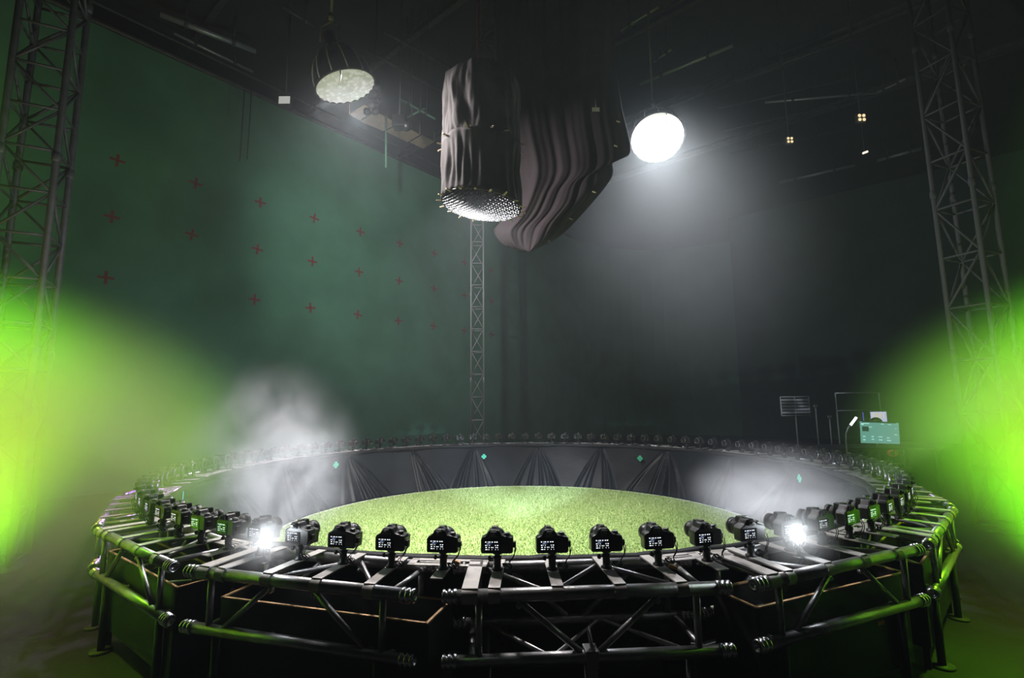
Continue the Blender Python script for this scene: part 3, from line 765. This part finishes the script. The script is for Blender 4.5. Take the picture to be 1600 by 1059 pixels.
# ================================================================== CEILING FITTINGS
def pipe_between(a, c, r, m, label, cat='pipe', name='ceiling_pipe', group='pipes under the ceiling', hangers=True):
    a, c = Vector(a), Vector(c); root = empty(name, a); d = c - a
    b = MB(); b.tube((0, 0, 0), d, r, 10); b.build('tube', m, root)
    if hangers:
        n = max(2, int(d.length / 2))
        b = MB()
        for k in range(n):
            p = d * ((k + 0.5) / n)
            if CZ - (a.z + p.z) > 0.05:
                b.tube(p, Vector((p.x, p.y, CZ - a.z)), r * 0.3, 6); b.lathe([(r, -0.03), (r * 1.5, -0.03), (r * 1.5, 0.03), (r, 0.03)], p, d, 10)
        if b.v: b.build('hanger', DALU, root)
    return tag(root, label, cat, group)
zp = CZ - 0.6
def cp(x, y, z=None): return at_z(x, y, z or zp)
lines = [((1000, 131), (1145, 71), 0.045, PIPE, 'bright grey pipe slanting up right of the drape, above the right softlight'),
         ((1022, 96), (1049, 77), 0.03, PIPE, 'short thin pipe just above the bright slanting pipe'),
         ((1214, 286), (1336, 258), 0.05, PIPE, 'faint horizontal pipe high on the right, below the two clusters of lamps'),
         ((1370, 251), (1440, 232), 0.05, PIPE, 'faint pipe continuing right beyond the one below the lamp clusters'),
         ((1195, 160), (1370, 145), 0.03, PIPE, 'thin pipe above the lamp clusters on the right'),
         ((1370, 145), (1415, 123), 0.03, PIPE, 'thin pipe end rising right of the one above the lamp clusters'),
         ((1150, 127), (1330, 60), 0.02, DALU, 'long thin dark pipe under the ceiling right of the bright slanting pipe'),
         ((1100, 147), (1260, 90), 0.018, DALU, 'thin dark rail under the ceiling below the bright slanting pipe'),
         ((1120, 170), (1330, 122), 0.018, DALU, 'thin dark rail under the ceiling left of the lamp clusters'),
         ((1130, 205), (1320, 160), 0.018, DALU, 'thin dark rail under the ceiling beside the left lamp cluster'),
         ((1140, 240), (1330, 200), 0.018, DALU, 'thin dark rail under the ceiling above the faint horizontal pipe'),
         ((970, 48), (1030, 10), 0.03, PIPE, 'short pipe at the top edge right of the drape'),
         ((250, 22), (400, 80), 0.06, PIPE, 'thick dark duct pipe at the top left under the ceiling'),
         ((272, 52), (395, 112), 0.03, PIPE, 'thin dark pipe below the duct at the top left'),
         ((440, 10), (490, 40), 0.03, DALU, 'thin dark rail at the top left of the ribbed softlight'),
         ((575, 80), (740, 170), 0.03, DALU, 'dark rail between the ribbed softlight and the lantern'),
         ((600, 50), (730, 120), 0.03, DALU, 'upper dark rail between the ribbed softlight and the lantern')]
for (a, c, r, m, lab) in lines:
    pipe_between(cp(*a), cp(*c), r, m, lab)
# roof beams, in both directions
E_ = -WN
kk = 0
for i, al in enumerate((3, 6, 9, 12, 15)):
    a = wallp(al, CZ - 0.18, -1.2); c = a + E_ * 24
    b = MB(); d = c - a; rot = Matrix((E_, -WD, Vector((0, 0, 1)))).transposed()
    b.box(d / 2, (d.length, 0.12, 0.02), rot); b.box(d / 2 + Vector((0, 0, 0.16)), (d.length, 0.12, 0.02), rot); b.box(d / 2 + Vector((0, 0, 0.08)), (d.length, 0.015, 0.16), rot)
    o = b.build('roof_beam', DALU); o.location = a
    tag(o, 'dark roof beam running right from the green wall, %s from the viewer' % ORD[i + 1], 'beam', 'dark roof beams')
# wood panels above the wall
pan = [((546, 179), (569, 165), (584, 173), (562, 188)), ((564, 190), (586, 175), (621, 194), (599, 205)),
       ((603, 206), (624, 195), (656, 211), (637, 222)), ((641, 223), (660, 212), (678, 222), (661, 232))]
for i, q in enumerate(pan):
    P4 = [at_z(x, y, CZ - 0.40) for x, y in q]; c0 = sum(P4, Vector()) / 4
    vs = [p - c0 for p in P4] + [p - c0 + Vector((0, 0, 0.03)) for p in P4]
    b = MB(); b.add(vs, [(0, 1, 2, 3), (7, 6, 5, 4), (0, 4, 5, 1), (1, 5, 6, 2), (2, 6, 7, 3), (3, 7, 4, 0)])
    for k in (0, 2): b.tube(vs[k + 4], vs[k + 4] + Vector((0, 0, 0.36)), 0.01, 6)
    o = b.build('soffit_panel', WOODP); o.location = c0
    tag(o, 'tan wooden ceiling panel beside the ribbed softlight, %s from the left of four' % ORD[i + 1], 'panel', 'tan ceiling panels')
# little floodlight on the ledge
def floodlight():
    p = at_y(445, 157, 3.1); root = empty('floodlight', p)
    b = MB(); b.box((0, 0.03, 0), (0.26, 0.09, 0.20)); b.build('housing', DALU, root, bevel=0.01)
    b = MB(); b.box((0, -0.02, 0), (0.22, 0.01, 0.15)); b.build('glass', mat('flood_glass', (0.5, 0.5, 0.48), 0.3, emit=(1, 1, 0.97), estr=0.35), root)
    b = MB(); b.path([(-0.15, 0.03, 0), (-0.15, 0.03, 0.18), (0.15, 0.03, 0.18), (0.15, 0.03, 0)], 0.01, 6); b.tube((0, 0.03, 0.18), (0, 0.03, CZ - p.z), 0.014, 6); b.build('bracket', DALU, root)
    tag(root, 'small square floodlight on the ledge left of the ribbed softlight', 'light')
floodlight()
# dark hanging motor and green rails by the panels
p = at_y(624, 192, 2.0); root = empty('chain_hoist', p)
b = MB(); b.box((0, 0, 0), (0.22, 0.2, 0.2)); b.sphere((0.12, 0, -0.05), 0.1, 10); b.build('casing', BLACK, root, bevel=0.02)
b = MB(); b.tube((0, 0, 0.1), (0, 0, CZ - p.z), 0.012, 6); b.build('chain', DALU, root); tag(root, 'black chain hoist in front of the tan ceiling panels', 'hoist')
p = at_y(585, 150, 2.2); root = empty('black_bundle', p)
b = MB()
for k in range(9): b.sphere((random.uniform(-.1, .1), random.uniform(-.1, .1), -k * 0.07 + 0.2), random.uniform(0.06, 0.11), 8)
b.tube((0, 0, 0.2), (0, 0, CZ - p.z), 0.012, 6)
b.build('cable_bundle', RUBBER, root); tag(root, 'black bundle of cable hanging between the ribbed softlight and the tan panels', 'cable bundle'); root.name = 'hanging_cable_bundle'
pipe_between(at_y(603, 180, 3.0), at_y(603, 262, 3.0), 0.02, GREENBAR, 'thin green upright pole below the tan panels', 'pole', 'hanging_pole', None, False)
pipe_between(at_y(626, 155, 3.0), at_y(680, 186, 3.0), 0.02, GREENBAR, 'green bar crossing above the tan panels, falling to the right', 'bar', 'green_rail', 'green crossing bars')
pipe_between(at_y(636, 184, 3.0), at_y(664, 169, 3.0), 0.02, GREENBAR, 'green bar above the tan panels, rising to the right', 'bar', 'green_rail', 'green crossing bars')
for i, x in enumerate((380, 391)):
    a = at_y(x + 2, 140, 2.3); c = at_y(x, 252 - 3 * i, 2.3); c.x = a.x
    pipe_between(a, c, 0.010, RUBBER, 'thin black cable hanging down the green wall, %s one' % ('left' if i == 0 else 'right'), 'cable', 'hanging_cable', 'cables on the green wall', False)
# lamp clusters at the right
def cluster(px, py, s, label):
    p = at_y(px, py, 2.0); root = empty('lamp_cluster', p)
    b = MB(); b.box((0, 0.03, 0), (s * 2.6, 0.05, s * 2.6)); b.tube((0, 0.03, s), (0, 0.03, CZ - p.z), 0.01, 6); b.build('housing', DALU, root, bevel=0.005)
    for i in (-1, 1):
        for j in (-1, 1):
            b = MB(); b.sphere((i * s * 0.6, -0.012, j * s * 0.6), s * 0.46, 10, sc=(1, 0.5, 1)); b.build('bulb', mat('warm_bulb', (0.8, 0.7, 0.5), 0.5, emit=(1, 0.78, 0.42), estr=0.9), root)
    tag(root, label, 'light', 'four-lamp clusters under the ceiling')
cluster(1346, 184, 0.062, 'larger cluster of four warm bulbs high on the right')
cluster(1234, 219, 0.05, 'smaller cluster of four bulbs left of the larger one, high on the right')
p = at_y(1352, 238, 2.0); b = MB(); b.box((0, 0, 0), (0.085, 0.03, 0.03), Matrix.Rotation(-0.35, 3, 'Y')); b.tube((0, 0.02, 0), (0, 0.02, CZ - p.z), 0.004, 6, mi=1)
o = b.build('marker_lamp', [ mat('strip_bulb', (0.9, 0.8, 0.7), 0.5, emit=(1, 0.85, 0.7), estr=1.1), RUBBER]); o.location = p; tag(o, 'tiny bright strip lamp below the larger four-bulb cluster', 'light')

# ================================================================== OPERATOR DESK, far right
DY = 1.55
def desk():
    c = at_y(1376, 700, DY); root = empty('desk', (c.x, DY, 0))
    b = MB(); b.box((0.1, 0.25, 0.74), (1.5, 0.7, 0.03)); b.build('desk_top', BLKWOOD, root, bevel=0.004)
    for x in (-0.6, 0.8):
        for y in (-0.05, 0.55):
            b = MB(); b.box((x, y, 0.3625), (0.05, 0.05, 0.725)); b.build('leg', DALU, root)
    tag(root, 'dark operator desk behind the right end of the ring', 'desk')
    # large television with its back row of figures
    c2 = at_y(1375, 676, DY - 0.05); tv = empty('television', (c2.x, DY - 0.05, 0.0)); tv.rotation_euler = (0, 0, R(12))
    W, H = 0.72, 0.335; zc = c2.z; rot = Matrix.Rotation(R(3.0), 3, 'Y')
    b = MB(); b.box((0, 0.02, zc), (W, 0.035, H), rot); b.build('casing', BLACK, tv, bevel=0.004)
    b = MB(); b.box((0, 0.0, zc), (W - 0.02, 0.004, H - 0.02), rot); b.build('screen', mat('tv_screen', (0.05, 0.1, 0.09), 0.4, emit=(0.13, 0.36, 0.29), estr=0.85), tv)
    b = MB()
    for (x, z, w_, h_) in ((-.31, .12, .04, .02), (-.24, .13, .10, .008), (.05, .13, .05, .008), (.18, .125, .05, .008), (-.17, .08, .07, .007), (.29, .07, .03, .007), (-.29, -.06, .05, .010), (-.14, -.06, .04, .010),
                           (.0, -.06, .07, .010), (.14, -.07, .05, .010), (-.29, -.11, .04, .012), (-.14, -.10, .04, .012), (.0, -.105, .06, .012), (.15, -.11, .07, .012), (.28, -.02, .05, .008)):
        p = rot @ Vector((x, -0.003, z)); b.box((p.x, p.y, p.z + zc), (w_, 0.002, h_), rot)
    b.build('screen_text', mat('tv_text', (0.5, 0.8, 0.7), 0.5, emit=(0.45, 0.85, 0.75), estr=1.0), tv)
    b = MB(); p = rot @ Vector((-0.26, -0.003, 0.05)); b.box((p.x, p.y, p.z + zc), (0.115, 0.002, 0.07), rot)
    b.box((0, -0.003, zc + H / 2 - 0.016), (W - 0.1, 0.002, 0.012), rot); b.build('screen_picture', mat('tv_dark', (0.02, 0.04, 0.035), 0.5, emit=(0.03, 0.07, 0.06), estr=0.5), tv)
    b = MB(); b.tube((0, 0.06, zc - 0.1), (0, 0.06, 0.012), 0.025, 8); b.lathe([(0, 0.012), (0.26, 0.012), (0.26, 0), (0, 0)], (0, 0.06, 0), (0, 0, 1), 20); b.build('stand', DALU, tv)
    tag(tv, 'large tilted television showing a pale green page, beyond the right end of the ring', 'television')
    # second monitor behind
    c3 = at_y(1373, 651, DY + 0.95); mo = empty('monitor', (c3.x, DY + 0.95, 0)); z = c3.z
    b = MB(); b.box((0, 0.02, z), (0.30, 0.03, 0.19)); b.build('casing', BLACK, mo)
    b = MB(); b.box((0, 0.0, z), (0.27, 0.004, 0.17)); b.build('screen', mat('monitor_white', (0.5, 0.5, 0.6), 0.4, emit=(0.50, 0.55, 0.85), estr=0.8), mo)
    b = MB()
    for (x, w_) in ((-.09, .03), (-.03, .04), (.03, .03), (.09, .02)): b.box((x, -0.003, z + 0.02), (w_, 0.002, 0.10))
    for k in range(4): b.box((0, -0.004, z + 0.07 - 0.04 * k), (0.27, 0.001, 0.004))
    b.build('screen_windows', mat('monitor_yellow', (0.5, 0.5, 0.4), 0.4, emit=(0.8, 0.8, 0.5), estr=0.7), mo)
    b = MB(); b.tube((0, 0.04, z), (0, 0.04, 0.012), 0.02, 8); b.lathe([(0, 0.012), (0.2, 0.012), (0.2, 0), (0, 0)], (0, 0.04, 0), (0, 0, 1), 16); b.build('stand', DALU, mo)
    tag(mo, 'small bright monitor behind the large television', 'monitor')
    c4 = at_y(1349, 652, DY + 0.9); sm = empty('monitor', (c4.x, DY + 0.9, 0)); sm.rotation_euler = (0, 0, R(50))
    b = MB(); b.box((0, 0.012, c4.z), (0.11, 0.02, 0.19)); b.build('casing', BLACK, sm)
    b = MB(); b.box((0, 0.0, c4.z), (0.09, 0.004, 0.165)); b.build('screen', mat('monitor_blue', (0.1, 0.1, 0.4), 0.4, emit=(0.10, 0.10, 0.55), estr=0.9), sm)
    b = MB(); b.tube((0, 0.03, c4.z), (0, 0.03, 0.012), 0.015, 8); b.lathe([(0, 0.012), (0.15, 0.012), (0.15, 0), (0, 0)], (0, 0.03, 0), (0, 0, 1), 16); b.build('stand', DALU, sm)
    tag(sm, 'narrow violet blue monitor seen edge-on left of the small bright monitor', 'monitor')
    # seated person whose dark head tops the television
    c5 = at_y(1369, 659, DY + 0.55); zt = c5.z; pr = empty('person', (c5.x, DY + 0.55, 0))
    b = MB(); hz = zt - 0.02
    b.path([(0, 0.02, 0.50), (0, 0.03, 0.62), (0, 0.02, 0.85), (0, 0.0, hz - 0.36), (0, 0.01, hz - 0.24), (0, 0.02, hz - 0.17), (0, 0.02, hz - 0.10), (0, 0.02, hz - 0.02), (0, 0.02, hz + 0.06)],
           [0.15, 0.17, 0.16, 0.19, 0.09, 0.055, 0.07, 0.078, 0.03], 16)
    for s in (-1, 1):
        b.path([(s * 0.15, 0.0, hz - 0.34), (s * 0.22, 0.05, hz - 0.50), (s * 0.20, 0.25, hz - 0.62), (s * 0.12, 0.36, hz - 0.58)], [0.06, 0.05, 0.04, 0.03], 10)
        b.path([(s * 0.09, 0.0, 0.52), (s * 0.12, 0.42, 0.53), (s * 0.12, 0.44, 0.10), (s * 0.12, 0.52, 0.03)], [0.09, 0.07, 0.05, 0.035], 10)
        for q in range(5): b.path([(s * (0.12 - 0.012 * q + 0.024), 0.36, hz - 0.58), (s * (0.12 - 0.012 * q + 0.02), 0.42, hz - 0.59), (s * (0.12 - 0.012 * q + 0.02), 0.44, hz - 0.61)], 0.008, 6)
    b.build('body', [CLOTH], pr)
    b = MB(); b.sphere((0, 0.0, hz), 0.092, 14, sc=(0.95, 1.1, 1.05)); b.build('hair', HAIR, pr)
    tag(pr, 'person seated behind the large television, only the dark back of the head showing', 'person')
    b = MB(); b.box((0, 0, 0.44), (0.42, 0.42, 0.05)); b.tube((0, 0, 0.42), (0, 0, 0.05), 0.025, 8)
    for k in range(5): b.tube((0, 0, 0.06), (0.26 * cos(k * 1.2566), 0.26 * sin(k * 1.2566), 0.025), 0.015, 6)
    st = b.build('stool', BLACK); st.location = (c5.x, DY + 0.55, 0); tag(st, 'low black stool under the person seated behind the large television', 'stool')
    # gooseneck strip lamp
    g0 = at_y(1322, 700, DY - 0.1); root = empty('desk_lamp', (g0.x, g0.y, 0)); b = MB(); pts = []
    for (x, y) in ((1323, 700), (1322, 688), (1322, 678), (1325, 669), (1330, 662)):
        q = at_y(x, y, DY - 0.1); pts.append(q - root.location)
    b.path([Vector((pts[0].x, 0, 0.01))] + pts, 0.012, 8); b.lathe([(0, 0.012), (0.13, 0.012), (0.13, 0), (0, 0)], (0, 0, 0), (0, 0, 1), 14); b.build('gooseneck', PIPE, root)
    q0 = at_y(1329, 664, DY - 0.1) - root.location; q1 = at_y(1338, 652, DY - 0.1) - root.location
    b = MB(); b.tube(q0, q1, 0.017, 10); b.build('light_stick', mat('stick_light', (1, 1, 1), 0.5, emit=(0.95, 1, 0.98), estr=2.5), root)
    tag(root, 'thin gooseneck lamp with a lit stick left of the large television', 'lamp')
    # coil of orange-red cable
    q = at_y(1395, 708, DY - 0.35); root = empty('cable_reel', q); root.name = 'cable_coil'
    b = MB()
    for k in range(5):
        b.path([(0.055 * cos(a * pi / 12), -0.01 + 0.008 * k, 0.04 * sin(a * pi / 12)) for a in range(25)], 0.009, 6, cap=False)
    b.build('coil', mat('red_cable', (0.85, 0.10, 0.05), 0.5, emit=(0.9, 0.1, 0.05), estr=0.0), root)
    b = MB(); b.tube((0, 0.02, -0.03), (0, 0.02, -q.z + 0.01), 0.012, 6); b.lathe([(0, 0.01), (0.12, 0.01), (0.12, 0), (0, 0)], (0, 0.02, -q.z), (0, 0, 1), 12); b.build('stand', DALU, root)
    tag(root, 'red coiled cable below the right corner of the large television', 'cable')
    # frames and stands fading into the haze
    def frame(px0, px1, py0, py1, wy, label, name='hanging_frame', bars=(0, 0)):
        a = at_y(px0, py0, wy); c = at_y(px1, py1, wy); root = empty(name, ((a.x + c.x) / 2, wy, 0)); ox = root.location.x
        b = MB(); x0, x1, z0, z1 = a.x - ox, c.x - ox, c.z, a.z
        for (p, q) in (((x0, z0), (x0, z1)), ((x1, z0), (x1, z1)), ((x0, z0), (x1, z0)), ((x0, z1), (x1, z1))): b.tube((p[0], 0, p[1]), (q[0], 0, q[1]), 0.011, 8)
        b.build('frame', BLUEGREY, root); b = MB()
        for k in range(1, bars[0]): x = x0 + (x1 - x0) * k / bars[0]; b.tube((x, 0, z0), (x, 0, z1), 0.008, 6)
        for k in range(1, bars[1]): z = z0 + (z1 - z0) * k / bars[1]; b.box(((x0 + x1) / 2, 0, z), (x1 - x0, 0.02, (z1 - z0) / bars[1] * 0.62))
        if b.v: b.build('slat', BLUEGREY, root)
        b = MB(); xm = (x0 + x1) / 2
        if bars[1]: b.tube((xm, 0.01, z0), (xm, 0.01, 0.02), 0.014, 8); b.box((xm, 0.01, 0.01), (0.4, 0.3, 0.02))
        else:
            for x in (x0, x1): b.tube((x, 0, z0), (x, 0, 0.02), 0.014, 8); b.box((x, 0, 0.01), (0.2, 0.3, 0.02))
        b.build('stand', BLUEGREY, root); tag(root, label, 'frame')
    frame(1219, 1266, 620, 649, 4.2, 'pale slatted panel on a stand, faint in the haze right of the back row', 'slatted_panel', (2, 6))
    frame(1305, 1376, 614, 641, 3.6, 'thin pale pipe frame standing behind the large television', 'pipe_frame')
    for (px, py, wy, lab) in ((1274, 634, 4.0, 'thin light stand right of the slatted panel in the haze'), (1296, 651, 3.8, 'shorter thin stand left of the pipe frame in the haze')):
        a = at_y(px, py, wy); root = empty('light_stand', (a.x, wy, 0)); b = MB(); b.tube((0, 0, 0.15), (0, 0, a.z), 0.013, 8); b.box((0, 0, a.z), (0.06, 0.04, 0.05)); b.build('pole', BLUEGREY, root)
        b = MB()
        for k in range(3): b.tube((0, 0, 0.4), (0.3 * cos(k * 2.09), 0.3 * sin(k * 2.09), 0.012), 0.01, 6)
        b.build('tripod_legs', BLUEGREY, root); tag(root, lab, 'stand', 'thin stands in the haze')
desk()

# ================================================================== SMOKE
def smoke(name, c, rad, dens, label, noisy=0.0, nscale=1.2, col=(1, 1, 1), aniso=0.2, power=1.0, cat='smoke'):
    b = MB(); b.sphere((0, 0, 0), 1.0, 20); zf = -(c[2] - 0.04) / rad[2]
    b.v = [(p[0], p[1], max(p[2], zf)) for p in b.v]; o = b.build(name, None or BLACK); o.location = c; o.scale = rad
    m = bpy.data.materials.new(name + '_volume'); m.use_nodes = True; t = m.node_tree
    t.nodes.remove(t.nodes['Principled BSDF'])
    v = t.nodes.new('ShaderNodeVolumeScatter'); v.inputs['Color'].default_value = (*col, 1); v.inputs['Anisotropy'].default_value = aniso
    t.links.new(v.outputs[0], t.nodes['Material Output'].inputs['Volume'])
    tc = t.nodes.new('ShaderNodeTexCoord'); ln = t.nodes.new('ShaderNodeVectorMath'); ln.operation = 'LENGTH'
    t.links.new(tc.outputs['Object'], ln.inputs[0])
    mr = t.nodes.new('ShaderNodeMapRange'); mr.interpolation_type = 'SMOOTHERSTEP'
    mr.inputs['From Min'].default_value = 0.95; mr.inputs['From Max'].default_value = 0.0; mr.inputs['To Min'].default_value = 0; mr.inputs['To Max'].default_value = 1
    t.links.new(ln.outputs['Value'], mr.inputs['Value'])
    pw = t.nodes.new('ShaderNodeMath'); pw.operation = 'POWER'; pw.inputs[1].default_value = power; t.links.new(mr.outputs[0], pw.inputs[0])
    out = pw.outputs[0]
    if noisy:
        n = t.nodes.new('ShaderNodeTexNoise'); n.inputs['Scale'].default_value = nscale; n.inputs['Detail'].default_value = 4; n.inputs['Distortion'].default_value = 0.6
        t.links.new(tc.outputs['Object'], n.inputs['Vector'])
        m2 = t.nodes.new('ShaderNodeMapRange'); m2.inputs['From Min'].default_value = 0.38; m2.inputs['From Max'].default_value = 0.68
        m2.inputs['To Min'].default_value = 1 - noisy; m2.inputs['To Max'].default_value = 1 + noisy
        t.links.new(n.outputs['Fac'], m2.inputs['Value'])
        mu = t.nodes.new('ShaderNodeMath'); mu.operation = 'MULTIPLY'; t.links.new(out, mu.inputs[0]); t.links.new(m2.outputs[0], mu.inputs[1]); out = mu.outputs[0]
    sc = t.nodes.new('ShaderNodeMath'); sc.operation = 'MULTIPLY'; sc.inputs[1].default_value = dens; t.links.new(out, sc.inputs[0]); t.links.new(sc.outputs[0], v.inputs['Density'])
    o.data.materials.clear(); o.data.materials.append(m)
    tag(o, label, cat, None, 'stuff'); return o
a = at_y(425, 730, -1.9); smoke('smoke_plume', a, (0.85, 0.8, 1.05), 1.2, 'pale smoke plume rising inside the ring above the bright left lamp', 0.99, 3.0)
a = at_y(1215, 765, -1.6); smoke('smoke_plume', a, (0.95, 0.8, 0.5), 1.0, 'low pale smoke inside the ring behind the bright right lamp', 0.6, 1.3)
smoke('added_glow_smoke', (-4.1, -2.5, 1.1), (2.5, 2.1, 1.6), 2.8, 'added bank of smoke standing in for the green glow at the left edge', power=1.0, col=(0.44, 1, 0.12))  # this bank and the next are invented to carry the green side glows
smoke('added_glow_smoke', (4.6, -2.5, 1.1), (2.4, 2.1, 1.6), 3.2, 'added bank of smoke standing in for the green glow at the right edge', power=1.0, col=(0.44, 1, 0.12))
smoke('haze_cloud', RL + Vector((0.3, -0.1, -1.9)), (3.1, 1.9, 3.1), 0.20, 'bright haze glowing around and below the right softlight', 0.25, 1.0)
# unseen spots added to brighten the smoke inside the ring
light('smoke_spot_left', 'SPOT', (PL.x * 0.78, PL.y * 0.78, 0.25), at_y(425, 640, -1.7), 480, (0.85, 0.92, 1), 0.04, 75, 0.9)
light('smoke_spot_right', 'SPOT', (PR.x * 0.78, PR.y * 0.78, 0.25), at_y(1230, 690, -1.3), 850, (0.88, 0.92, 1), 0.04, 75, 0.9)
for P_, w_ in ((PL, 'left'), (PR, 'right')):
    smoke('glare_puff', P_ + Vector((0, 0.02, 0.0)), (0.26, 0.24, 0.24), 2.4, 'small added haze volume imitating glare around the bright %s lamp of the ring' % w_, 0.3, 1.5)  # volumes added around the lamps in place of bloom

for (px, py, lab) in ((1051, 885, 'small yellow tape tag on the gap plate right of the nearest truss section'), (713, 878, 'small orange tape tag on the gap plate left of the nearest truss section')):
    p = at_z(px, py, ZT + 0.045); b = MB(); b.box((0, 0, 0), (0.035, 0.02, 0.014), Matrix.Rotation(0.4, 3, 'Y')); o = b.build('tape_tag', YTAG); o.location = p; tag(o, lab, 'tape', 'small tape tags on the gap plates')

for P_, q_ in ((PL, (880, 745)), (PR, (735, 742))):
    light('added_curtain_beam', 'SPOT', (P_.x * 0.9, P_.y * 0.9, P_.z + 0.05), at_y(q_[0], q_[1], 3.05), 1600, (0.62, 0.82, 1), 0.02, 15, 1.0)  # spots added to put bluish light on the far curtain
